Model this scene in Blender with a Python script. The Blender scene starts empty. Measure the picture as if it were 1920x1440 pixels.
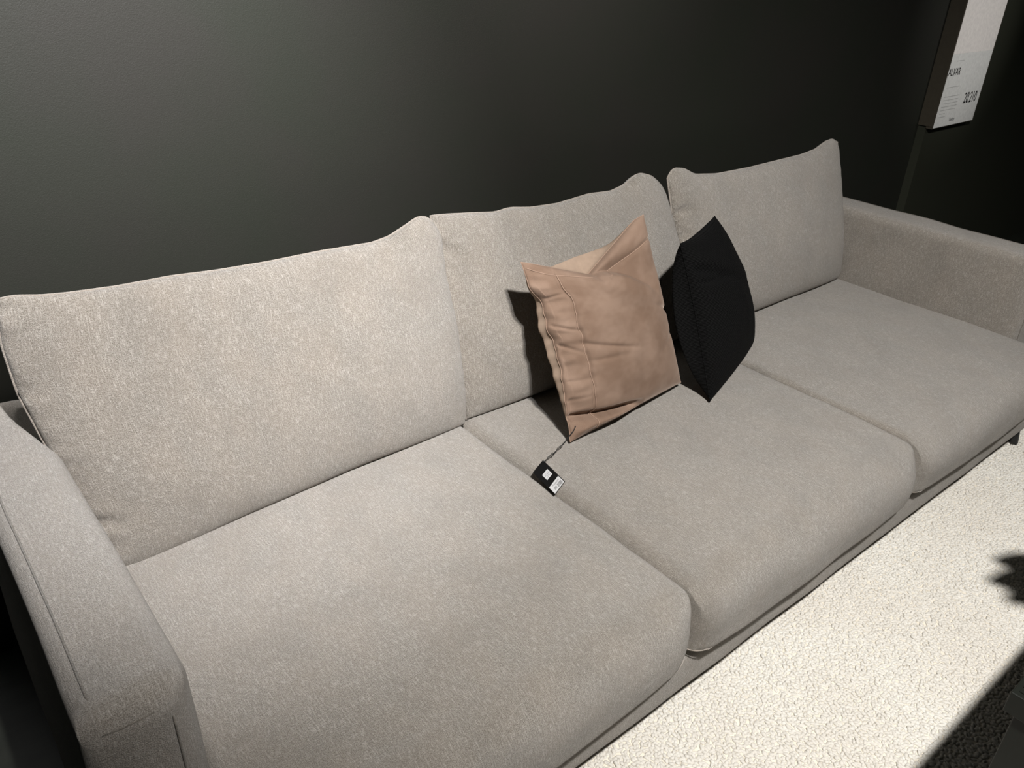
import bpy, math, random
import numpy as np
from mathutils import Vector, Matrix, noise as mn

sc = bpy.context.scene
C = sc.collection
rng = np.random.default_rng(7)
random.seed(7)

# ------------------------------------------------------------------ helpers
def tag(o, label=None, cat=None, group=None, kind=None):
    if label: o['label'] = label
    if cat: o['category'] = cat
    if group: o['group'] = group
    if kind: o['kind'] = kind
    return o

def empty(name, loc, label, cat, group=None):
    o = bpy.data.objects.new(name, None)
    C.objects.link(o)
    o.location = loc
    o.empty_display_size = .05
    return tag(o, label, cat, group)

def link(name, me, mat, parent=None):
    o = bpy.data.objects.new(name, me)
    C.objects.link(o)
    if mat: me.materials.append(mat)
    if parent:
        o.parent = parent
        # meshes are authored in world metres: cancel the chain of plain translations
        off = Vector((0, 0, 0)); p = parent
        while p is not None:
            off += p.location; p = p.parent
        o.location = -off
    return o

def make_mesh(name, verts, faces, uvs=None, smooth=True):
    """verts list/array, faces list of tuples, uvs per face-corner flat list"""
    me = bpy.data.meshes.new(name)
    me.from_pydata([tuple(v) for v in verts], [], [tuple(f) for f in faces])
    if uvs is not None:
        uv = me.uv_layers.new(name='UVMap')
        uv.data.foreach_set('uv', np.asarray(uvs, dtype=np.float32).ravel())
    if smooth:
        me.polygons.foreach_set('use_smooth', [True] * len(me.polygons))
    me.update()
    return me

def nz(x, y, z, s=1.0, seed=0.0):
    return mn.noise(Vector((x * s + seed * 13.7, y * s - seed * 7.3, z * s + seed * 3.1)))

def cluster(a, b, n, k=.75):
    t = np.linspace(0, 1, n + 1)
    c = .5 - .5 * np.cos(math.pi * t)
    return a + (b - a) * ((1 - k) * t + k * c)

# soft upholstered box: a cube grid whose corners are rounded pairwise in the
# yz, xy and xz planes, each corner with its own radius
def round2(a, b, lo, hi, rr):
    (a0, b0), (a1, b1) = lo, hi
    a = a.copy(); b = b.copy()
    for i, (sa, sb) in enumerate(((0, 0), (1, 0), (1, 1), (0, 1))):
        r = rr[i]
        if r <= 0: continue
        ca = a1 - r if sa else a0 + r
        cb = b1 - r if sb else b0 + r
        da = (a - ca) / r * (1 if sa else -1)
        db = (b - cb) / r * (1 if sb else -1)
        m = (da > 0) & (db > 0)
        s = np.clip(da, 0, 1); t = np.clip(db, 0, 1)
        s2 = s * np.sqrt(1 - t * t / 2); t2 = t * np.sqrt(1 - s * s / 2)
        a = np.where(m, ca + s2 * r * (1 if sa else -1), a)
        b = np.where(m, cb + t2 * r * (1 if sb else -1), b)
    return a, b

def soft_box(name, lo, hi, n, ryz, rxy, rxz, mat, parent, deform=None, k=.8, swap=False):
    (x0, y0, z0), (x1, y1, z1) = lo, hi
    X = cluster(x0, x1, n[0], k); Y = cluster(y0, y1, n[1], k); Z = cluster(z0, z1, n[2], k)
    V = []; F = []; UV = []; idx = {}
    def vid(i, j, kk):
        key = (i, j, kk)
        if key not in idx:
            idx[key] = len(V); V.append((X[i], Y[j], Z[kk]))
        return idx[key]
    nx, ny, nzz = n
    def uvf(axis, p):
        x, y, z = p
        if axis == 'z': r = (x, y)
        elif axis == 'y0': r = (x, y0 - (z1 - z))
        elif axis == 'y1': r = (x, y1 + (z1 - z))
        elif axis == 'x0': r = (y, z) if swap else (x0 - (z1 - z), y)
        else: r = (y, z) if swap else (x1 + (z1 - z), y)
        return r
    def quad(a, b, c, d, axis):
        q = [vid(*a), vid(*b), vid(*c), vid(*d)]
        F.append(q)
        for w in q: UV.append(uvf(axis, V[w]))
    for i in range(nx):
        for j in range(ny):
            quad((i, j, nzz), (i+1, j, nzz), (i+1, j+1, nzz), (i, j+1, nzz), 'z')
            quad((i, j, 0), (i, j+1, 0), (i+1, j+1, 0), (i+1, j, 0), 'z')
        for kk in range(nzz):
            quad((i, 0, kk), (i+1, 0, kk), (i+1, 0, kk+1), (i, 0, kk+1), 'y0')
            quad((i, ny, kk), (i, ny, kk+1), (i+1, ny, kk+1), (i+1, ny, kk), 'y1')
    for j in range(ny):
        for kk in range(nzz):
            quad((0, j, kk), (0, j, kk+1), (0, j+1, kk+1), (0, j+1, kk), 'x0')
            quad((nx, j, kk), (nx, j+1, kk), (nx, j+1, kk+1), (nx, j, kk+1), 'x1')
    A = np.array(V)
    x, y, z = A[:, 0], A[:, 1], A[:, 2]
    y, z = round2(y, z, (y0, z0), (y1, z1), ryz)
    x, y = round2(x, y, (x0, y0), (x1, y1), rxy)
    x, z = round2(x, z, (x0, z0), (x1, z1), rxz)
    P = np.stack([x, y, z], 1)
    if deform is not None: P = np.array([deform(*p) for p in P])
    me = make_mesh(name, P, F, UV)
    return link(name, me, mat, parent)

def tube_pts(pts, r, seg=8, closed=False):
    P = [Vector(p) for p in pts]
    V = []; F = []
    n = len(P)
    up = Vector((0, 0, 1))
    prev = None
    for i, p in enumerate(P):
        if closed: t = P[(i+1) % n] - P[i-1]
        else: t = P[min(i+1, n-1)] - P[max(i-1, 0)]
        t.normalize()
        if prev is None:
            a = t.cross(up)
            if a.length < .1: a = t.cross(Vector((1, 0, 0)))
            a.normalize()
        else:
            a = prev - t * prev.dot(t); a.normalize()
        prev = a
        b = t.cross(a)
        rr = r(i / (n - 1)) if callable(r) else r
        for s in range(seg):
            th = 2 * math.pi * s / seg
            V.append(p + (a * math.cos(th) + b * math.sin(th)) * rr)
    m = n if closed else n - 1
    for i in range(m):
        for s in range(seg):
            s2 = (s + 1) % seg; j = (i + 1) % n
            F.append((i*seg+s, i*seg+s2, j*seg+s2, j*seg+s))
    if not closed:
        F.append(tuple(range(seg))[::-1]); F.append(tuple((n-1)*seg+s for s in range(seg)))
    return V, F

def tube(name, pts, r, mat, parent, seg=8, closed=False):
    V, F = tube_pts(pts, r, seg, closed)
    uv = [(V[i][0] + V[i][1], V[i][2]) for f in F for i in f]
    return link(name, make_mesh(name, V, F, uv), mat, parent)

def multi_tube(name, lines, r, mat, parent, seg=6):
    V = []; F = []
    for pts in lines:
        v, f = tube_pts(pts, r, seg)
        o = len(V); V += v; F += [tuple(i + o for i in q) for q in f]
    uv = [(V[i][0] + V[i][1], V[i][2]) for f in F for i in f]
    return link(name, make_mesh(name, V, F, uv), mat, parent)

def box_data(lo, hi):
    x0, y0, z0 = lo; x1, y1, z1 = hi
    V = [(x0,y0,z0),(x1,y0,z0),(x1,y1,z0),(x0,y1,z0),(x0,y0,z1),(x1,y0,z1),(x1,y1,z1),(x0,y1,z1)]
    F = [(0,3,2,1),(4,5,6,7),(0,1,5,4),(1,2,6,5),(2,3,7,6),(3,0,4,7)]
    return V, F

def box(name, lo, hi, mat, parent=None, bevel=0.0):
    V, F = box_data(lo, hi)
    o = link(name, make_mesh(name, V, F, smooth=False), mat, parent)
    if bevel:
        m = o.modifiers.new('bevel', 'BEVEL'); m.width = bevel; m.segments = 3
    return o

# ------------------------------------------------------------------ materials
class NT:
    def __init__(s, name):
        s.m = bpy.data.materials.new(name); s.m.use_nodes = True
        s.t = s.m.node_tree; s.n = s.t.nodes; s.b = s.n['Principled BSDF']
    def add(s, typ, **kw):
        n = s.n.new(typ)
        for k, v in kw.items():
            if k in n.inputs: n.inputs[k].default_value = v
            else: setattr(n, k, v)
        return n
    def l(s, a, b): s.t.links.new(a, b)
    def mapping(s, src, scale, rot=(0, 0, 0)):
        m = s.add('ShaderNodeMapping'); m.inputs['Scale'].default_value = scale; m.inputs['Rotation'].default_value = rot
        s.l(src, m.inputs['Vector']); return m.outputs[0]
    def noise(s, vec, scale, detail=2.0, rough=.5):
        n = s.add('ShaderNodeTexNoise'); n.inputs['Scale'].default_value = scale
        n.inputs['Detail'].default_value = detail; n.inputs['Roughness'].default_value = rough
        s.l(vec, n.inputs['Vector']); return n.outputs['Fac']
    def rng(s, v, a, b, c, d):
        n = s.add('ShaderNodeMapRange'); s.l(v, n.inputs[0])
        for i, x in zip((1, 2, 3, 4), (a, b, c, d)): n.inputs[i].default_value = x
        return n.outputs[0]
    def math(s, op, a, b):
        n = s.add('ShaderNodeMath'); n.operation = op
        for i, x in enumerate((a, b)):
            if isinstance(x, (int, float)): n.inputs[i].default_value = x
            else: s.l(x, n.inputs[i])
        return n.outputs[0]
    def mix(s, fac, c1, c2, mode='MIX'):
        n = s.add('ShaderNodeMix'); n.data_type = 'RGBA'; n.blend_type = mode
        if isinstance(fac, (int, float)): n.inputs[0].default_value = fac
        else: s.l(fac, n.inputs[0])
        for i, c in ((6, c1), (7, c2)):
            if isinstance(c, tuple): n.inputs[i].default_value = (*c, 1)
            else: s.l(c, n.inputs[i])
        return n.outputs[2]
    def bump(s, h, dist, strength=1.0, prev=None):
        n = s.add('ShaderNodeBump'); n.inputs['Distance'].default_value = dist; n.inputs['Strength'].default_value = strength
        s.l(h, n.inputs['Height'])
        if prev is not None: s.l(prev, n.inputs['Normal'])
        return n.outputs[0]

def fabric(name, base, dark, light):
    t = NT(name)
    uv = t.add('ShaderNodeTexCoord').outputs['UV']
    slub = t.noise(t.mapping(uv, (330, 48, 1)), 1.0, 3.0, .7)       # long warp threads
    weft = t.noise(t.mapping(uv, (70, 360, 1)), 1.0, 2.5, .7)
    grain = t.noise(t.mapping(uv, (640, 520, 1)), 1.0, 2.0, .7)
    tw = t.add('ShaderNodeTexWave'); tw.wave_type = 'BANDS'; tw.bands_direction = 'DIAGONAL'
    tw.inputs['Scale'].default_value = 62; tw.inputs['Distortion'].default_value = 5; tw.inputs['Detail'].default_value = 2; tw.inputs['Detail Scale'].default_value = 6
    t.l(uv, tw.inputs['Vector']); twill = tw.outputs['Fac']
    soft = t.noise(t.mapping(uv, (24, 9, 1)), 1.0, 2.0, .5)
    nap = t.noise(t.mapping(uv, (5.0, 6.0, 1)), 1.0, 1.0, .5)
    c = t.mix(t.rng(grain, .42, .58, 0, 1), dark, base)
    c = t.mix(t.math('MULTIPLY', twill, .22), c, dark)
    c = t.mix(t.rng(slub, .50, .70, 0, .34), c, light)
    c = t.mix(t.rng(weft, .53, .72, 0, .26), c, light)
    c = t.mix(t.rng(soft, .35, .65, 0, .12), c, dark)
    c = t.mix(t.rng(nap, .50, .62, 0, .16), c, dark)
    tone = t.noise(t.mapping(uv, (11, 7, 1)), 1.0, 2.0, .5)
    c = t.mix(t.rng(tone, .35, .65, 0, .09), c, (.33, .25, .18))
    t.l(c, t.b.inputs['Base Color'])
    h = t.math('ADD', t.math('MULTIPLY', grain, 1.0), t.math('ADD', t.math('MULTIPLY', slub, .7), t.math('MULTIPLY', weft, .5)))
    t.l(t.bump(h, .0028, 1.0), t.b.inputs['Normal'])
    t.b.inputs['Roughness'].default_value = .85
    t.b.inputs['Specular IOR Level'].default_value = .25
    t.b.inputs['Sheen Weight'].default_value = .25
    t.b.inputs['Sheen Roughness'].default_value = .5
    return t.m

M = {}
M['fabric'] = fabric('greige_chenille', (.315, .287, .250), (.116, .100, .081), (.62, .585, .535))
M['seam'] = fabric('greige_seam', (.17, .15, .125), (.09, .08, .065), (.28, .26, .23))
M['piping'] = fabric('greige_piping', (.34, .30, .26), (.22, .19, .16), (.50, .46, .41))

t = NT('dusty_rose_velvet')
uv = t.add('ShaderNodeTexCoord').outputs['UV']
nap = t.noise(t.mapping(uv, (7, 9, 1)), 1.0, 3.0, .6)
fine = t.noise(uv, 700, 1.0, .5)
c = t.mix(t.rng(nap, .38, .62, 0, 1), (.140, .088, .060), (.205, .139, .102))
c = t.mix(t.rng(fine, .3, .7, 0, .25), c, (.28, .20, .155))
t.l(c, t.b.inputs['Base Color'])
wr = t.noise(t.mapping(uv, (9, 22, 1), (0, 0, .4)), 1.0, 2.0, .5)
nrm = t.bump(wr, .006, .35)
t.l(t.bump(fine, .0006, .5, nrm), t.b.inputs['Normal'])
t.b.inputs['Roughness'].default_value = .9
t.b.inputs['Specular IOR Level'].default_value = .15
t.b.inputs['Sheen Weight'].default_value = .4
t.b.inputs['Sheen Roughness'].default_value = .35
t.b.inputs['Sheen Tint'].default_value = (.95, .78, .66, 1)
M['velvet'] = t.m

def plain(name, col, rough=.5, spec=.5, metal=0.0):
    t = NT(name)
    tc = t.add('ShaderNodeTexCoord').outputs['Object']
    n = t.noise(tc, 60, 2.0, .5)
    c = t.mix(t.rng(n, .3, .7, 0, 1), tuple(x * .92 for x in col), tuple(min(1, x * 1.06) for x in col))
    t.l(c, t.b.inputs['Base Color'])
    t.b.inputs['Roughness'].default_value = rough
    t.b.inputs['Specular IOR Level'].default_value = spec
    t.b.inputs['Metallic'].default_value = metal
    return t.m

M['velvet_seam'] = plain('pale_velvet_seam', (.29, .20, .15), .9, .1)
M['velvet_back'] = plain('beige_pillow_back', (.27, .20, .15), .9, .1)  # same velvet, paler: the light on the back is put into the colour

t = NT('black_ribbed_cotton')
uv = t.add('ShaderNodeTexCoord').outputs['UV']
w = t.add('ShaderNodeTexWave'); w.wave_type = 'BANDS'; w.bands_direction = 'Y'
w.inputs['Scale'].default_value = 70; w.inputs['Distortion'].default_value = .8; w.inputs['Detail'].default_value = 1
w.inputs['Detail Scale'].default_value = 3
t.l(uv, w.inputs['Vector'])
g = t.noise(uv, 420, 2.0, .6)
c = t.mix(t.rng(g, .35, .7, 0, 1), (.0025, .0025, .0025), (.0080, .0080, .0080))
t.l(c, t.b.inputs['Base Color'])
nrm = t.bump(w.outputs['Fac'], .005, 1.0)
t.l(t.bump(g, .0015, .6, nrm), t.b.inputs['Normal'])
t.b.inputs['Roughness'].default_value = .9; t.b.inputs['Specular IOR Level'].default_value = .1
t.b.inputs['Sheen Weight'].default_value = 0
M['black_cotton'] = t.m

t = NT('dark_green_grey_paint')
tc = t.add('ShaderNodeTexCoord').outputs['Object']
n1 = t.noise(tc, 2.2, 3.0, .6); n2 = t.noise(tc, 420, 2.0, .6)
c = t.mix(t.rng(n1, .35, .65, 0, 1), (.0098, .0112, .0076), (.0115, .0110, .0088))
t.l(c, t.b.inputs['Base Color'])
t.l(t.bump(n2, .0006, .5), t.b.inputs['Normal'])
t.b.inputs['Roughness'].default_value = .52; t.b.inputs['Specular IOR Level'].default_value = .5
M['wall'] = t.m

t = NT('dark_brown_wall_paint')
tc = t.add('ShaderNodeTexCoord').outputs['Object']
n2 = t.noise(tc, 380, 2.0, .6)
c = t.mix(t.rng(n2, .35, .65, 0, 1), (.020, .022, .015), (.024, .025, .017))
t.l(c, t.b.inputs['Base Color'])
t.l(t.bump(n2, .0006, .5), t.b.inputs['Normal'])
t.b.inputs['Roughness'].default_value = .75; t.b.inputs['Specular IOR Level'].default_value = .15
M['wall_brown'] = t.m

t = NT('dark_vinyl_floor')
tc = t.add('ShaderNodeTexCoord').outputs['Object']
n1 = t.noise(t.mapping(tc, (3, 18, 1)), 1, 3.0, .6)
c = t.mix(t.rng(n1, .3, .7, 0, 1), (.014, .016, .012), (.024, .026, .020))
t.l(c, t.b.inputs['Base Color']); t.b.inputs['Roughness'].default_value = .45
M['floor'] = t.m

t = NT('ivory_wool_loops')
geo = t.add('ShaderNodeObjectInfo')
tc = t.add('ShaderNodeTexCoord').outputs['Object']
n1 = t.noise(tc, 90, 1.0, .5); n2 = t.noise(tc, 900, 2.0, .6); n3 = t.noise(tc, 3, 2.0, .5)
c = t.mix(t.rng(n1, .3, .7, 0, 1), (.59, .57, .52), (.71, .695, .65))
c = t.mix(t.rng(n3, .35, .65, 0, .5), c, (.59, .555, .50))
c = t.mix(t.rng(n2, .3, .7, 0, .25), c, (.50, .44, .36))
t.l(c, t.b.inputs['Base Color'])
t.l(t.bump(n2, .0012, .8), t.b.inputs['Normal'])
t.b.inputs['Roughness'].default_value = .95; t.b.inputs['Specular IOR Level'].default_value = .1
M['wool'] = t.m
M['rug_back'] = plain('rug_backing', (.66, .61, .52), .95, .05)
M['black_metal'] = plain('black_lacquered_steel', (.012, .012, .012), .4, .4)
M['holder'] = plain('dark_bronze_holder', (.040, .034, .024), .45, .4)
M['paper'] = plain('white_paper', (.78, .74, .71), .6, .3)  # lighter side of the painted acrylic reflection
M['paper_cool'] = plain('cool_white_paper', (.70, .70, .68), .5, .3)  # greyer side of the painted acrylic reflection
M['ink'] = plain('black_ink', (.012, .012, .012), .6, .3)
M['grey_ink'] = plain('grey_ink', (.10, .10, .10), .7, .2)
M['tag_card'] = plain('black_card', (.004, .004, .004), .6, .12)
M['label'] = plain('white_label', (.42, .42, .42), .5, .2)
M['cord'] = plain('black_cord', (.012, .012, .012), .8, .2)
M['table'] = plain('black_stained_wood', (.007, .008, .006), .5, .25)
M['leaf'] = plain('dark_green_leaf', (.03, .08, .025), .5, .4)
M['pot'] = plain('dark_clay', (.03, .028, .025), .6, .3)
M['stem'] = plain('brown_stem', (.07, .045, .025), .7, .2)

# ------------------------------------------------------------------ setting
def slab(name, lo, hi, mat):
    o = box(name, lo, hi, mat); o['kind'] = 'structure'; return o
WALL_Y = .38
slab('floor', (-4.5, -5.0, -.10), (8.5, WALL_Y + .15, 0.0), M['floor'])
slab('wall_back', (-4.5, WALL_Y, 0.0), (4.19, WALL_Y + .15, 3.6), M['wall'])
slab('wall_right', (4.19, .337, 0.0), (8.5, WALL_Y + .15, 3.6), M['wall_brown'])

# ------------------------------------------------------------------ sofa
XA, XB, S1, S2 = 0.0, 3.10, 1.022, 2.062
sofa = empty('sofa', (1.55, -.25, 0), 'long greige woven fabric sofa with loose cushions and short black legs by the dark wall', 'sofa')
FR = -.845
soft_box('base_frame', (XA - .01, FR, .09), (XB + .01, .30, .222), (90, 40, 8), (.008, .008, .01, .05), (.02, .02, .02, .02), (.005, .005, .02, .02), M['fabric'], sofa,
         deform=lambda x, y, z: (x, y + .004 * nz(x, z, 0, 5, 2), z + .0015 * nz(x, y, 0, 9, 4)))
soft_box('backrest_panel', (XA, .23, .10), (XB, .355, .76), (60, 8, 24), (.01, .01, .04, .04), (.01,) * 4, (.01, .01, .03, .03), M['fabric'], sofa)

ARM_W, ARM_Z, ARM_F = .160, .722, -.688
def arm(side):
    if side == 'l': x0, x1 = XA - ARM_W, XA; inner = 1
    else: x0, x1 = XB, XB + ARM_W; inner = 0
    sgn = 1 if side == 'l' else -1
    xi = x1 if side == 'l' else x0          # inner face
    def df(x, y, z):
        d = abs(x - (x0 + x1) / 2) / (ARM_W / 2)
        w = max(0, (z - .5) / .22)
        zz = z + .006 * w * (1 - d * d) + .003 * nz(x, y, 0, 6, 3) * w
        f = max(0, 1 - (y - ARM_F) / .05)
        yy = y - .006 * f * (1 - d * d)
        xx = x + .004 * nz(x, y, z, 4, 8) - sgn * .026 * (1 - z / ARM_Z) * abs(x - xi) / ARM_W
        return (xx, yy, zz)
    rin, rout = .034, .022
    rxz = (.01, .01, rin, rout) if side == 'l' else (.01, .01, rout, rin)
    rxy = (.018, .055, .02, .02) if side == 'l' else (.045, .018, .02, .02)
    a = soft_box('armrest', (x0, ARM_F, .09), (x1, .355, ARM_Z), (20, 60, 34), (.015, .02, .03, .055), rxy, rxz, M['fabric'], sofa, df, swap=True)
    # top seam along the outer edge and the seam that frames the front panel
    xo = x0 + .026 if side == 'l' else x1 - .026
    xin = xi - sgn * .040
    top = [(xo + .004 * nz(xo, y, ARM_Z, 4, 8), y, df(xo, y, ARM_Z)[2] + .0002) for y in np.linspace(.33, ARM_F + .055, 50)]
    fr = [(xo, ARM_F + .055 - .055 * math.sin(a_), ARM_Z - .055 + .055 * math.cos(a_)) for a_ in np.linspace(.15, 1.25, 8)]
    down = [(xin, ARM_F - .0038, z) for z in np.linspace(ARM_Z - .050, .10, 26)]
    cross = [(xin + (xo - xin) * s, ARM_F + .0035 - .004 * (1 - (2*s-1)**2), ARM_Z - .030) for s in np.linspace(0, 1, 8)]
    multi_tube('seam', [top + fr, cross, down], .0020, M['seam'], a)
arm('l'); arm('r')

# --- seat cushions
def seat(x0, x1, seed, gapl=.002, gapr=.002, ztop=.418, y0=-.885, zl=0.0):
    x0 += gapl; x1 -= gapr
    xm, hw = (x0 + x1) / 2, (x1 - x0) / 2
    zb, zt = .222, ztop
    def df(x, y, z):
        u = (x - xm) / hw; v = (y - (-.34)) / .55
        w = max(0.0, (z - .30) / .12)
        zz = z + w * (.016 * (1 - abs(u) ** 3) * max(0, 1 - abs(v) ** 4) + .005 * nz(x, y, 0, 3.2, seed) + .0018 * nz(x, y, 0, 11, seed + 1))
        fw = max(0.0, 1 - (y - y0) / .16)
        yy = y + fw * (.006 * nz(x, z * 2, 0, 5, seed + 2) - .008 * (1 - u * u)) + fw * .012 * max(0, (.30 - z) / .08)
        # lower lip droops a little over the base
        zz -= fw * .010 * max(0, (.30 - z) / .08) * (1 - abs(u) ** 6)
        e = max(0, abs(u) - .9) / .1
        xx = x + .003 * e * nz(y * 3, z * 8, 0, 4, seed + 3)
        return (xx, yy, zz)
    c = soft_box('seat_cushion', (x0, y0, zb), (x1, .20, zt), (64, 64, 16),
                 (.022, .03, .03, .115), (.075, .075, .03, .03), (.02, .02, .026, .045 if seed == 2 else .026), M['fabric'], sofa, df)
    # welt along the lower front lip
    pts = []
    for s in np.linspace(0, 1, 40):
        x = x0 + .05 + (x1 - x0 - .10) * s
        p = df(x, y0 + .006, zb + .012)
        pts.append((p[0], p[1] - .001, p[2] - .002))
    left = [df(x0 + .05 - .05 * math.sin(a_) + .002, y0 + .056 - .05 * math.cos(a_), zb + .012) for a_ in np.linspace(1.4, .15, 8)]
    right = [df(x1 - .05 + .05 * math.sin(a_) - .002, y0 + .056 - .05 * math.cos(a_), zb + .012) for a_ in np.linspace(.15, 1.4, 8)]
    tube('piping', left + pts + right, .0014, M['piping'], c)
    return c
seat(XA, S1, 1, ztop=.420, gapr=-.004)
seat(S1, S2, 2, gapl=.008, ztop=.416)
seat(S2, XB, 3, gapl=.003, ztop=.416)

# --- pillow-like shapes --------------------------------------------------
def lerp_poly(poly, t):
    # smooth interpolation through control points poly = [(t, value)...]
    ts = [p[0] for p in poly]; vs = [p[1] for p in poly]
    return float(np.interp(t, ts, vs))

def smooth_curve(poly, n=200, width=5):
    T = np.linspace(0, 1, n); Y = np.interp(T, [p[0] for p in poly], [p[1] for p in poly])
    k = np.hanning(width * 2 + 1); k /= k.sum()
    pad = np.pad(Y, width, mode='edge'); Y = np.convolve(pad, k, 'valid')
    return lambda t: float(np.interp(t, T, Y))

def pillow(name, S, nu, nv, size, mat, parent, rimseam=True):
    """S(u, v, side) -> Vector, side +1 front, -1 back; both agree on the rim."""
    U = cluster(0, 1, nu, .8); W = cluster(0, 1, nv, .8)
    V = []; idf = {}; idb = {}
    for i, u in enumerate(U):
        for j, v in enumerate(W):
            idf[i, j] = len(V); V.append(S(u, v, 1))
    for i, u in enumerate(U):
        for j, v in enumerate(W):
            if i in (0, nu) or j in (0, nv): idb[i, j] = idf[i, j]
            else: idb[i, j] = len(V); V.append(S(u, v, -1))
    F = []; UV = []
    for i in range(nu):
        for j in range(nv):
            q = [(i, j), (i, j+1), (i+1, j+1), (i+1, j)]
            F.append([idf[a] for a in q]); UV += [(U[a[0]] * size[0], (1 - W[a[1]]) * size[1]) for a in q]
            q = q[::-1]
            F.append([idb[a] for a in q]); UV += [(U[a[0]] * size[0] + 3, (1 - W[a[1]]) * size[1]) for a in q]
    return link(name, make_mesh(name, V, F, UV), mat, parent)

LEAN = .2
LN = math.hypot(1, LEAN)
def lean_pt(u, v, n, y0=.050):
    """u metres along x, v metres up the leaning plane, n metres toward the viewer"""
    y = y0 + .258 * v / LN; z = .42 + v / LN
    return Vector((u, y - n / LN, z + n * LEAN / LN))

def back_cushion(top, left, right, bot, seed, T=.088, dy=0.0, crease=()):
    """top: [(x, v)]  left/right: [(v, x)]  bot: [(x, v)] in leaning-plane metres"""
    xl, xr = top[0][0], top[-1][0]
    ft = smooth_curve([((x - xl) / (xr - xl), v) for x, v in top], width=4)
    fl = smooth_curve([(v / .6, x) for v, x in left], width=9)
    fr = smooth_curve([(v / .6, x) for v, x in right], width=9)
    fb = smooth_curve([((x - xl) / (xr - xl), v) for x, v in bot], width=6)
    def S(u, v, side):
        s = 1 - v                              # s: 0 bottom, 1 top
        x = fl(s) * (1 - u) + fr(s) * u
        vv = fb(u) * (1 - s) + ft(u) * s
        e = (4 * u * (1 - u)) ** .36 * (4 * v * (1 - v)) ** .34
        # belly sits low in a stuffed cushion
        belly = 1.0 + .16 * math.cos(math.pi * s) 
        h = T * e * belly
        soft = min(1, 6 * min(u, 1 - u, v, 1 - v) + .15)
        h += soft * e * (.009 * nz(x, vv, 0, 3.0, seed) + .004 * nz(x, vv, 0, 8, seed + 5))
        # puckers radiating from the side seams
        for edge, d in ((0, u), (1, 1 - u)):
            g = math.exp(-(d / .035) ** 2) * min(1, d / .004)
            amp_ = .006 if (seed == 1 and edge == 0) else .0018
            h += amp_ * g * math.sin(vv * 95 + 4 * nz(vv, edge, 0, 9, seed)) * (.4 + .6 * abs(nz(vv, edge, 3, 7, seed)) * 2)
        for cu, cv, lu, lv, amp, wid in crease:    # short folds
            du, dv = u - cu, v - cv
            L = math.hypot(lu, lv); a = (du * lu + dv * lv) / L; b = (du * lv - dv * lu) / L
            if 0 <= a <= L: h -= amp * math.exp(-(b / wid) ** 2) * math.sin(math.pi * min(1, a / L + .25)) 
        return lean_pt(x, vv, side * h if side > 0 else -h * .9, .050 + dy - (.030 * max(0, 1 - u / .6) * (1 - s) if seed == 1 else 0))
    c = pillow('back_cushion', S, 84, 56, (xr - xl, .6), M['fabric'], sofa)
    rim = [S(u, 0, 1) for u in np.linspace(0, 1, 90)] + [S(1, v, 1) for v in np.linspace(0, 1, 50)[1:]] + \
          [S(u, 1, 1) for u in np.linspace(1, 0, 90)[1:]] + [S(0, v, 1) for v in np.linspace(1, 0, 50)[1:-1]]
    tube('piping', rim, .0032, M['piping'], c, 8, True)
    return c

back_cushion(
    top=[(-.03, .612), (.005, .613), (.05, .603), (.10, .597), (.20, .590), (.32, .588), (.42, .580), (.55, .575), (.70, .574), (.845, .568), (.90, .575), (.95, .592), (1.0, .610), (1.03, .606), (1.05, .585)],
    left=[(0, .03), (.1, .02), (.3, -.02), (.42, -.04), (.52, -.04), (.60, -.025)],
    right=[(0, 1.03), (.08, 1.042), (.3, 1.050), (.45, 1.04), (.56, 1.047), (.60, 1.03)],
    bot=[(-.03, -.016), (.3, .0), (.7, .004), (1.05, .0)], seed=1, dy=-.012,
    crease=((0, .30, .05, .01, .012, .012), (0, .62, .045, .02, .012, .010), (0, .78, .09, .05, .012, .014)))
back_cushion(
    top=[(1.035, .60), (1.10, .594), (1.20, .582), (1.26, .574), (1.32, .578), (1.40, .566), (1.51, .561), (1.65, .570), (1.75, .564), (1.82, .576), (1.865, .597), (1.90, .602), (1.955, .586), (2.00, .552), (2.02, .51)],
    left=[(0, 1.05), (.3, 1.02), (.5, 1.03), (.6, 1.035)],
    right=[(0, 2.05), (.15, 2.075), (.32, 2.055), (.45, 2.03), (.6, 2.0)],
    bot=[(1.035, .0), (1.5, .006), (2.05, .0)], seed=2, dy=.006,
    crease=((0, .12, .10, .12, .012, .02),))
back_cushion(
    top=[(2.005, .565), (2.02, .588), (2.045, .598), (2.095, .590), (2.15, .563), (2.27, .549), (2.46, .546), (2.63, .549), (2.81, .552), (2.92, .562), (2.99, .584), (3.045, .588), (3.08, .570)],
    left=[(0, 2.075), (.15, 2.06), (.4, 2.03), (.6, 2.01)],
    right=[(0, 3.085), (.2, 3.095), (.45, 3.09), (.6, 3.085)],
    bot=[(2.0, .0), (2.6, .005), (3.1, .0)], seed=3, dy=.0,
    crease=((0, .22, .10, .03, .014, .014), (0, .36, .06, .04, .010, .014)))

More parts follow.
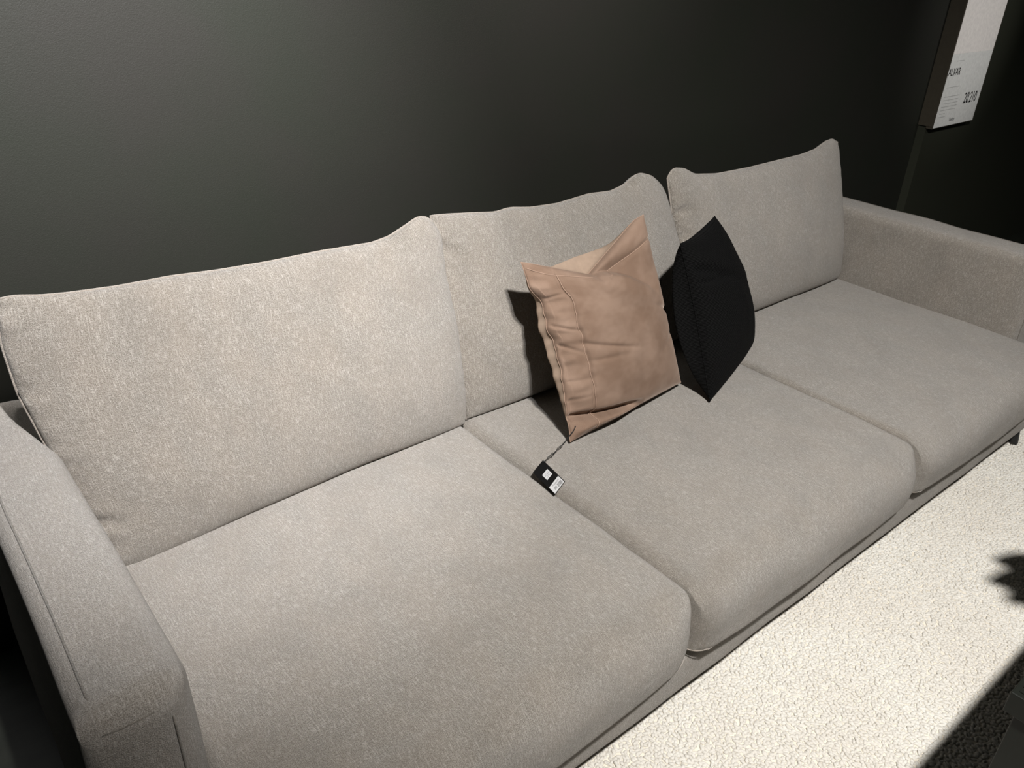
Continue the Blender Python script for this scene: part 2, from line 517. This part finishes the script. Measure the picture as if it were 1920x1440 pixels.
# --- legs
def leg(x, y, dx, dy):
    V = []; F = []; n = 16
    rings = [(.0148, .015), (.019, .017), (.045, .021), (.092, .027)]
    for z, r in rings:
        k = z / .092
        for s in range(n):
            th = 2 * math.pi * s / n
            V.append((x + dx * k + r * math.cos(th), y + dy * k + r * math.sin(th), z))
    for i in range(len(rings) - 1):
        for s in range(n):
            F.append((i*n+s, i*n+(s+1) % n, (i+1)*n+(s+1) % n, (i+1)*n+s))
    F.append(tuple(range(n))[::-1]); F.append(tuple((len(rings)-1)*n+s for s in range(n)))
    link('leg', make_mesh('leg', V, F), M['black_metal'], sofa)
leg(3.075, -.830, .020, .035); leg(-.10, -.60, -.0, .02); leg(3.20, .26, 0, -.02); leg(-.10, .26, 0, -.02)

# ------------------------------------------------------------------ velvet pillow
def pillow_frame(TL, TR, BR, BL):
    TL, TR, BR, BL = map(Vector, (TL, TR, BR, BL))
    ux = ((TR - TL) + (BR - BL)).normalized(); dn = ((BL - TL) + (BR - TR)).normalized()
    n = ux.cross(-dn).normalized()
    return TL, TR, BR, BL, ux, dn, n

vp = empty('velvet_pillow', (1.44, -.16, .44), 'square dusty pink velvet throw pillow with a chopped top leaning on the middle back cushion', 'pillow')
TL, TR, BR, BL, ux, dn, nn = pillow_frame((1.166, -.030, .922), (1.612, -.060, .984), (1.712, -.212, .452), (1.195, -.245, .440))
fold = lambda x, w: math.exp(-(x / w) ** 2)
def VS(u, v, side):
    P = TL * (1-u) * (1-v) + TR * u * (1-v) + BR * u * v + BL * (1-u) * v
    # edges pull in between the pointed corners
    q = 4 * u * (1 - u); r = 4 * v * (1 - v)
    P = P + dn * (.016 * q * (1 - v) ** 2) - dn * (.004 * q * v * v)
    P = P + ux * ((.030 * r + .016 * nz(v, 3, 0, 7, 3) * min(1, r * 2) + .006 * nz(v, 5, 0, 19, 3) * min(1, r * 2)) * (1 - u) ** 3) - ux * (.010 * r * u * u) 
    # chop: the top rim sinks between the ears
    chop = max(0, 1 - abs(u - .45) / .47) ** 1.15
    P = P + dn * (.088 * chop * (1 - v) ** 4)
    e = q ** .5 * r ** .42
    if side > 0:
        h = .082 * e
        # valley running from the chop toward the lower right
        a = (u - .45) * .75 + v * .66; b = (u - .45) * .66 - v * .75
        lim = max(0, 1 - a / .60) ** .8 * min(1, v * 9) * (a > -.1)
        h -= .056 * (fold(b, .022) if b < 0 else fold(b, .17)) * lim
        h += .014 * fold(b + .10, .07) * max(0, 1 - a / .7) * min(1, v * 6)
        # wrinkles gathered from the left rim and the centre folds
        L = fold(u, .14) * min(1, u * 40) * min(1, v * 8) * min(1, (1 - v) * 8)
        h += .022 * L * nz(v, u * .35, 0, 9, 1) + .010 * L * nz(v, u * .4, 1, 22, 2)
        for vc, am, sl in ((.22, .010, -.2), (.36, .014, .35), (.47, .012, .5), (.68, .007, .1), (.78, .006, .05)):
            h -= am * fold(v - vc - sl * u, .009) * max(0, 1 - u / .19) * min(1, u * 40)
        h -= .0055 * (1 / (1 + math.exp((u - .165) / .0022))) * min(1, u * 30) * min(1, r * 4)
        c2 = (v - .50 - .32 * (u - .17))
        h -= .007 * fold(c2, .013) * min(1, max(0, (u - .12) / .06)) * max(0, min(1, (.62 - u) / .2))
        c3 = (v - .60 - .12 * (u - .17))
        h -= .004 * fold(c3, .014) * min(1, max(0, (u - .12) / .06)) * max(0, min(1, (.5 - u) / .2))
        c4 = (v - .54 + .5 * (1 - u))
        h -= .009 * fold(c4, .016) * fold(1 - u, .14)
        c5 = (v - .66 - .3 * (1 - u)); h -= .005 * fold(c5, .02) * fold(1 - u, .12)
        # deep tuck above the bottom hem on the left
        c6 = (v - .872 - .17 * u)
        h -= .030 * fold(c6, .020) * max(0, min(1, (.58 - u) / .15)) * min(1, u * 9 + .25)
        h += .014 * fold(v - .945 - .05 * u, .030) * max(0, min(1, (.55 - u) / .2)) * min(1, u * 14)
        h += e * (.004 * nz(u * .5, v * .5, 0, 9, 3) + .0022 * nz(u * .5, v * .5, 0, 20, 4))
        # border panels are quilted down along their stitch lines
        h -= .0045 * (fold(u - .165, .011) + fold(v - .125, .011) * (u > .5)) * min(1, r * 3)
        P = P + nn * h
    else:
        h = .060 * e
        P = P - ux * (.050 * r * (1 - u) ** 4 * min(1, u * 14)) - nn * h - dn * (.085 * chop * (1 - v) ** 2 * min(1, v * 12))
    return P
body = pillow('pillow_cover', VS, 200, 170, (.5, .5), M['velvet'], vp)
# lit look of the rear velvet in a paler colour: same mesh, second slot
body.data.materials.append(M['velvet_back'])
for i, p in enumerate(body.data.polygons):
    if i % 2 == 1: p.material_index = 1
def on(u, v, k=.0006): return VS(u, v, 1) + nn * k
multi_tube('stitched_seam', [[on(.165 + .006 * math.sin(v * 9), v) for v in np.linspace(0.055, .985, 90)],
                             [on(u, .125 + .004 * math.sin(u * 8)) for u in np.linspace(.53, .99, 60)],
                             [on(u, .03 + .035 * math.sin(min(1, u / .165) * 1.57)) for u in np.linspace(.01, .40, 40)]], .0012, M['velvet_seam'], vp)
rim = [VS(u, 0, 1) for u in np.linspace(0, 1, 80)] + [VS(1, v, 1) for v in np.linspace(0, 1, 80)[1:]] + \
      [VS(u, 1, 1) for u in np.linspace(1, 0, 80)[1:]] + [VS(0, v, 1) for v in np.linspace(1, 0, 80)[1:-1]]
tube('edge_seam', rim, .0012, M['velvet_seam'], vp, 8, True)

# hang tag lying on the seats
zt = .4335
A = Vector((1.077, -.263, zt + .002)); B = Vector((1.0605, -.371, zt)); D = Vector((1.018, -.289, zt)); Cc = B + D - A
tu = (B - A); tv = (D - A); tn = tv.cross(tu).normalized()
if tn.z < 0: tn = -tn
def card(u0, v0, u1, v1, lift, th):
    P = [A + tu * u + tv * v for u, v in ((u0, v0), (u1, v0), (u1, v1), (u0, v1))]
    V = [p + tn * lift for p in P] + [p + tn * (lift + th) for p in P]
    return V, [(0,1,2,3), (7,6,5,4), (0,4,5,1), (1,5,6,2), (2,6,7,3), (3,7,4,0)]
def card_obj(name, rects, lift, th, mat, parent):
    V = []; F = []
    for r in rects:
        v, f = card(*r, lift, th); o = len(V); V += v; F += [tuple(i + o for i in q) for q in f]
    return link(name, make_mesh(name, V, F, smooth=False), mat, parent)
tg = card_obj('hang_tag', [(0, 0, 1, 1)], 0, .0007, M['tag_card'], vp)
tag(tg, 'black card hang tag with two white stickers')
card_obj('price_sticker', [(.30, .22, .53, .72)], .0008, .0003, M['label'], tg)
card_obj('barcode_sticker', [(.72, .06, .985, .96)], .0008, .0003, M['label'], tg)
bars = []; x = .14; words = []
while x < .50:
    w = random.choice((.012, .02, .03)); bars.append((.85, x, .955, x + w)); x += w + random.choice((.012, .02))
bars += [(.85, .58 + .03 * k, .93, .595 + .03 * k) for k in range(7)]
words += [(.775, .2, .785, .75), (.80, .2, .808, .6)]
words += [(.36, .30, .368, .64), (.40, .30, .412, .66), (.44, .34, .45, .6), (.475, .30, .483, .64)]
card_obj('barcode', bars, .0012, .0001, M['grey_ink'], tg)
for w_ in words: card_obj('text_line', [w_], .0012, .0001, M['grey_ink'], tg)
s0 = VS(.03, .925, 1) + nn * .003
hole = A + tu * .06 + tv * .12 + tn * .002
mid1 = s0.lerp(hole, .35) + Vector((.004, -.004, -.012)); mid2 = s0.lerp(hole, .7) + Vector((.0, -.004, -.004))
def bez(a, b, c, d, n=26):
    return [a * (1-t)**3 + b * 3 * t * (1-t)**2 + c * 3 * t * t * (1-t) + d * t**3 for t in np.linspace(0, 1, n)]
w1 = bez(s0, mid1, mid2, hole)
for p in w1: p.z = max(p.z, .4365)
w2 = [p + Vector((.0025 * math.sin(i * .9), .0025 * math.cos(i * .9), .0012)) for i, p in enumerate(w1)]
knot = [w1[18] + Vector((.003 * math.cos(a_), .004 * math.sin(a_), .002 * math.sin(2 * a_))) for a_ in np.linspace(0, 12, 24)]
multi_tube('tag_string', [w1, w2, knot], .0009, M['cord'], tg)

# ------------------------------------------------------------------ black pillow
bp = empty('black_pillow', (1.86, -.12, .44), 'black ribbed cotton throw pillow seen almost edge-on to the right of the pink pillow', 'pillow')
kA = Vector((1.690, -.150, .905)); kB = Vector((1.715, -.330, .436)); kC = Vector((2.060, .010, .885)); kD = Vector((2.175, -.155, .437))
TL2, TR2, BR2, BL2, ux2, dn2, n2 = pillow_frame(kA, kC, kD, kB)
def BS(u, v, side):
    P = TL2 * (1-u) * (1-v) + TR2 * u * (1-v) + BR2 * u * v + BL2 * (1-u) * v
    q = 4 * u * (1 - u); r = 4 * v * (1 - v)
    P = P + dn2 * (.012 * q * (1 - v) ** 2) - dn2 * (.010 * q * v * v)
    P = P + ux2 * (.016 * r * (1 - u) ** 2) - ux2 * (.016 * r * u * u)
    e = q ** .48 * r ** .5
    h = (.098 if side > 0 else .105) * e
    if side < 0: P = P - ux2 * (.075 * r * (1 - u) ** 3 * min(1, u * 14))
    if side > 0:
        b = (v - .16 - .38 * u)
        h -= .026 * fold(b, .035) * max(0, 1 - u / .8) * min(1, u * 12)
        h += .010 * fold(b + .08, .05) * max(0, 1 - u / .8) * min(1, u * 12) * min(1, v * 9)
        b2 = (v - .26 - .12 * u)
        h -= .018 * fold(b2, .02) * max(0, 1 - u / .5) * min(1, u * 12)
    h += e * .004 * nz(u, v, side, 6, 9)
    return P + n2 * h * side
pillow('pillow_cover', BS, 70, 70, (.5, .5), M['black_cotton'], bp)
rim = [BS(u, 0, 1) for u in np.linspace(0, 1, 60)] + [BS(1, v, 1) for v in np.linspace(0, 1, 60)[1:]] + \
      [BS(u, 1, 1) for u in np.linspace(1, 0, 60)[1:]] + [BS(0, v, 1) for v in np.linspace(1, 0, 60)[1:-1]]
tube('edge_seam', rim, .0020, M['black_cotton'], bp, 8, True)

# ------------------------------------------------------------------ rug
rug = empty('loop_rug', (1.9, -1.5, 0), 'ivory wool loop pile rug on the floor in front of the sofa', 'rug')
RX0, RX1, RY0, RY1 = .30, 3.9, -2.7, -.30
box('rug_backing', (RX0, RY0, .0005), (RX1, RY1, .0078), M['rug_back'], rug)
def pile(x0, x1, y0, y1, sp):
    nx = int((x1 - x0) / sp); ny = int((y1 - y0) / (sp * .9))
    gx, gy = np.meshgrid(np.arange(nx), np.arange(ny), indexing='ij')
    px = x0 + (gx + .5 * (gy % 2)) * sp + rng.normal(0, sp * .20, gx.shape)
    py = y0 + gy * sp * .9 + rng.normal(0, sp * .20, gx.shape)
    px = px.ravel(); py = py.ravel(); n = len(px)
    ns, nr = 8, 5
    th = np.linspace(0, 2 * np.pi, ns, endpoint=False)
    ph = np.linspace(-.5, 1.5, nr) * np.pi / 3       # -30..90 deg, dome with a slight undercut
    base = [(np.cos(p) * np.cos(a), np.cos(p) * np.sin(a), np.sin(p)) for p in ph[:-1] for a in th] + [(0, 0, 1)]
    base = np.array(base)
    ang = rng.uniform(0, np.pi, n)
    a = sp * rng.uniform(.66, .92, n); b = sp * rng.uniform(.42, .56, n); c = rng.uniform(.0030, .0052, n)
    lx = base[:, 0][None] * a[:, None]; ly = base[:, 1][None] * b[:, None] + (base[:, 0][None] ** 2 - .4) * (sp * .22) * rng.choice([-1, 1], n)[:, None]
    lz = base[:, 2][None] * c[:, None]
    tilt = rng.normal(0, .12, n)[:, None]
    lz = lz + lx * tilt
    X = px[:, None] + lx * np.cos(ang)[:, None] - ly * np.sin(ang)[:, None]
    Y = py[:, None] + lx * np.sin(ang)[:, None] + ly * np.cos(ang)[:, None]
    Z = .0080 + lz + rng.normal(0, .0008, n)[:, None]
    Vv = np.stack([X, Y, Z], -1).reshape(-1, 3).astype(np.float32)
    m = len(base); quads = []; tris = []
    for r in range(nr - 2):
        for s in range(ns):
            s2 = (s + 1) % ns
            quads.append((r*ns+s, r*ns+s2, (r+1)*ns+s2, (r+1)*ns+s))
    for s in range(ns): tris.append(((nr-2)*ns+s, (nr-2)*ns+(s+1) % ns, m-1))
    off = (np.arange(n) * m)[:, None, None]
    Q = (np.array(quads)[None] + off).reshape(-1); Tt = (np.array(tris)[None] + off).reshape(-1)
    loops = np.concatenate([Q, Tt]).astype(np.int32)
    nq, nt = len(Q) // 4, len(Tt) // 3
    starts = np.concatenate([np.arange(nq) * 4, nq * 4 + np.arange(nt) * 3]).astype(np.int32)
    me = bpy.data.meshes.new('loop_pile')
    me.vertices.add(len(Vv)); me.vertices.foreach_set('co', Vv.ravel())
    me.loops.add(len(loops)); me.loops.foreach_set('vertex_index', loops)
    me.polygons.add(nq + nt); me.polygons.foreach_set('loop_start', starts)
    me.polygons.foreach_set('use_smooth', np.ones(nq + nt, dtype=bool))
    me.update(calc_edges=True); me.validate()
    return me
lp = link('loop_pile', pile(.42, 3.85, -1.85, -.62, .0100), M['wool'], rug)
lp['kind'] = 'stuff'

# ------------------------------------------------------------------ coffee table, plant
tb = empty('coffee_table', (1.9, -1.75, 0), 'low black coffee table with a thick ribbed top at the bottom right on the rug', 'table')
TX0, TX1, TY0, TY1, TZ = 1.213, 2.08, -2.12, -1.421, .50
box('table_top', (TX0, TY0, TZ - .05), (TX1, TY1, TZ), M['table'], tb, .002)
V = []; F = []
for k in range(48):     # ribs on the top
    x = TX0 + .012 + k * .0165
    v, f = box_data((x, TY0 + .01, TZ), (x + .009, TY1 - .010, TZ + .002)); o = len(V); V += v; F += [tuple(i + o for i in q) for q in f]
link('top_ribs', make_mesh('top_ribs', V, F, smooth=False), M['table'], tb)
box('plinth', (1.222, TY0 + .02, .0165), (TX1 - .01, -1.440, TZ - .05), M['table'], tb, .002)

pl = empty('potted_plant', (2.02, -1.66, TZ + .003), 'broad leaved plant in a dark pot on the black coffee table', 'plant')
V = []; F = []; n = 28
prof = [(.0, .0), (.060, .0), (.066, .01), (.085, .12), (.090, .14), (.082, .142), (.076, .125), (.0, .12)]
for r_, z_ in prof:
    for k in range(n):
        a_ = 2 * math.pi * k / n; V.append((2.02 + max(r_, .0005) * math.cos(a_), -1.66 + max(r_, .0005) * math.sin(a_), TZ + .003 + z_))
for i_ in range(len(prof) - 1):
    for k in range(n): F.append((i_*n+k, i_*n+(k+1) % n, (i_+1)*n+(k+1) % n, (i_+1)*n+k))
link('pot', make_mesh('pot', V, F), M['pot'], pl)
root = Vector((2.02, -1.66, TZ + .12))
tips = [(1.74, -1.43, .83), (1.79, -1.365, .79), (1.865, -1.40, .80), (1.90, -1.34, .76), (1.93, -1.44, .93), (2.06, -1.46, .90), (2.16, -1.60, .84), (2.10, -1.80, .90), (1.92, -1.80, .88), (2.02, -1.62, 1.02), (1.98, -1.36, .70)]
for q in tips:
    tip = Vector(q); mid = root.lerp(tip, .5) + Vector((0, 0, .09)); base_ = root.lerp(mid, .75)
    st = bez(root, root.lerp(mid, .5) + Vector((0, 0, .03)), mid, tip.lerp(mid, .55), 12)
    tube('stem', st, .0026, M['stem'], pl, 6)
    a0 = st[-1]; d = (tip - a0); L = max(d.length, .13); d.normalize()
    sd = d.cross(Vector((0, 0, 1))).normalized(); up_ = sd.cross(d)
    V = []; F = []; m = 12
    for i_ in range(m + 1):
        t_ = i_ / m; w_ = .042 * math.sin(math.pi * t_ ** .8) + .0006
        c_ = a0 + d * (L * t_) - Vector((0, 0, .05 * t_ * t_))
        for k, kk in enumerate((-1, -.5, 0, .5, 1)): V.append(c_ + sd * (w_ * kk) + up_ * (.010 * abs(kk)))
        for k, kk in enumerate((1, .5, 0, -.5, -1)): V.append(c_ + sd * (w_ * kk * .98) + up_ * (.010 * abs(kk)) - up_ * .0012)
    for i_ in range(m):
        for k in range(10): F.append((i_*10+k, i_*10+(k+1) % 10, (i_+1)*10+(k+1) % 10, (i_+1)*10+k))
    link('leaf', make_mesh('leaf', V, F), M['leaf'], pl)

# ------------------------------------------------------------------ price sign
sg = empty('price_sign', (4.42, .32, .9), 'white price sign in a dark flat holder on the wall beyond the right armrest', 'sign')
SX0, SX1, SY, SZ0, SZ1 = 4.183, 4.645, .304, .900, 1.82
box('sign_holder', (SX0, SY, SZ0), (SX1, .3365, SZ1), M['holder'], sg)
# the holder's left cheek wraps back to the wall, over the step
box('side_cheek', (SX0 - .004, SY - .001, SZ0 + .012), (SX0 + .0035, .3785, SZ1), M['holder'], sg)
box('upper_sheet', (SX0 + .0085, SY - .0016, 1.258), (SX1 - .012, SY - .0004, SZ1 - .01), M['paper'], sg)  # no separate sheet: acrylic reflection painted as a second paper tone
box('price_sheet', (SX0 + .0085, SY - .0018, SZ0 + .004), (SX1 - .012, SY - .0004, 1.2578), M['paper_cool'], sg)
def text(name, s, x, z, h, wscale, mat, parent, shear=0.0, bold=0.0):
    cu = bpy.data.curves.new(name, 'FONT'); cu.body = s; cu.size = h / .70; cu.extrude = .0002; cu.offset = bold; cu.shear = shear
    ob = bpy.data.objects.new(name + '_tmp', cu); C.objects.link(ob)
    dg = bpy.context.evaluated_depsgraph_get(); me = bpy.data.meshes.new_from_object(ob.evaluated_get(dg))
    bpy.data.objects.remove(ob)
    for v in me.vertices:
        X, Y, Z = v.co; v.co = (x + X * wscale, SY - .0022 - Z, z + Y)
    me.name = name
    return link(name, me, mat, parent)
text('product_lettering', 'ALVAR', 4.192, 1.156, .035, .86, M['ink'], sg, bold=.0002)
text('price_lettering', '20.210', 4.452, 1.006, .054, .69, M['ink'], sg, bold=.0006)
text('small_lettering', 'Skeidar', 4.345, .925, .018, .8, M['grey_ink'], sg)
M['pale_ink'] = plain('pale_grey_ink', (.45, .45, .44), .7, .2)
def ln(x0, x1, z, h=.0035):
    v, f = box_data((x0, SY - .0022, z), (x1, SY - .0018, z + h))
    link('text_line', make_mesh('text_line', v, f, smooth=False), M['pale_ink'], sg)
for k, w in enumerate((.17, .165, .17, .17, .165, .06, .07)): ln(4.215, 4.215 + w, 1.052 - k * .0165)
ln(4.21, 4.36, 1.098, .003); ln(4.25, 4.33, 1.222, .003)

# ------------------------------------------------------------------ camera
cam = bpy.data.cameras.new('camera'); co = bpy.data.objects.new('camera', cam); C.objects.link(co)
co.location = (-.1932, -1.6134, 1.6953)
co.rotation_mode = 'XYZ'
Rm = Matrix.Rotation(-.7045, 3, 'Z') @ Matrix.Rotation(1.0655, 3, 'X') @ Matrix.Rotation(.0389, 3, 'Z')
co.rotation_euler = Rm.to_euler()
cam.sensor_width = 36; cam.lens = 36 * 1520.4 / 1920
cam.clip_start = .02
sc.camera = co

# ------------------------------------------------------------------ lights
def spot(name, loc, aim, power, size, blend, rad=.04, col=(1, .93, .86), wide=1.0):
    l = bpy.data.lights.new(name, 'SPOT'); l.energy = power; l.spot_size = math.radians(size); l.spot_blend = blend
    l.shadow_soft_size = rad; l.color = col
    o = bpy.data.objects.new(name, l); C.objects.link(o); o.location = loc; o.scale = (wide, 1, 1)
    o.rotation_euler = (Vector(aim) - Vector(loc)).to_track_quat('-Z', 'Y').to_euler()
    return o
WHITE = (1, .978, .95)
spot('ceiling_spot_key', (.25, -2.1, 3.3), (.32, .20, 1.02), 1000, 41, 1.0, .03, (1, .985, .99))
spot('ceiling_spot_pair', (.42, -2.15, 3.3), (2.05, -.60, .2), 890, 84, 1.0, .08, WHITE)
spot('wall_washer_left', (.05, -.5, 3.3), (.0, .38, 1.58), 800, 23, 1.0, .06, WHITE, 3.2)
spot('wall_washer_middle', (1.3, -.5, 3.3), (1.3, .38, 1.9), 380, 24, 1.0, .06, WHITE, 3.2)
spot('ceiling_spot_sign', (4.6, -2.2, 3.1), (4.45, .3, 1.5), 165, 24, 1.0, .05, WHITE)  # added fill without a known fixture, brightens the sign

w = bpy.data.worlds.new('room_ambience'); sc.world = w; w.use_nodes = True
w.node_tree.nodes['Background'].inputs[0].default_value = (.75, .85, .8, 1)
w.node_tree.nodes['Background'].inputs[1].default_value = .016

sc.view_settings.view_transform = 'Standard'; sc.view_settings.look = 'None'
sc.view_settings.gamma = 1; sc.view_settings.use_curve_mapping = False
sc.view_settings.exposure = 0
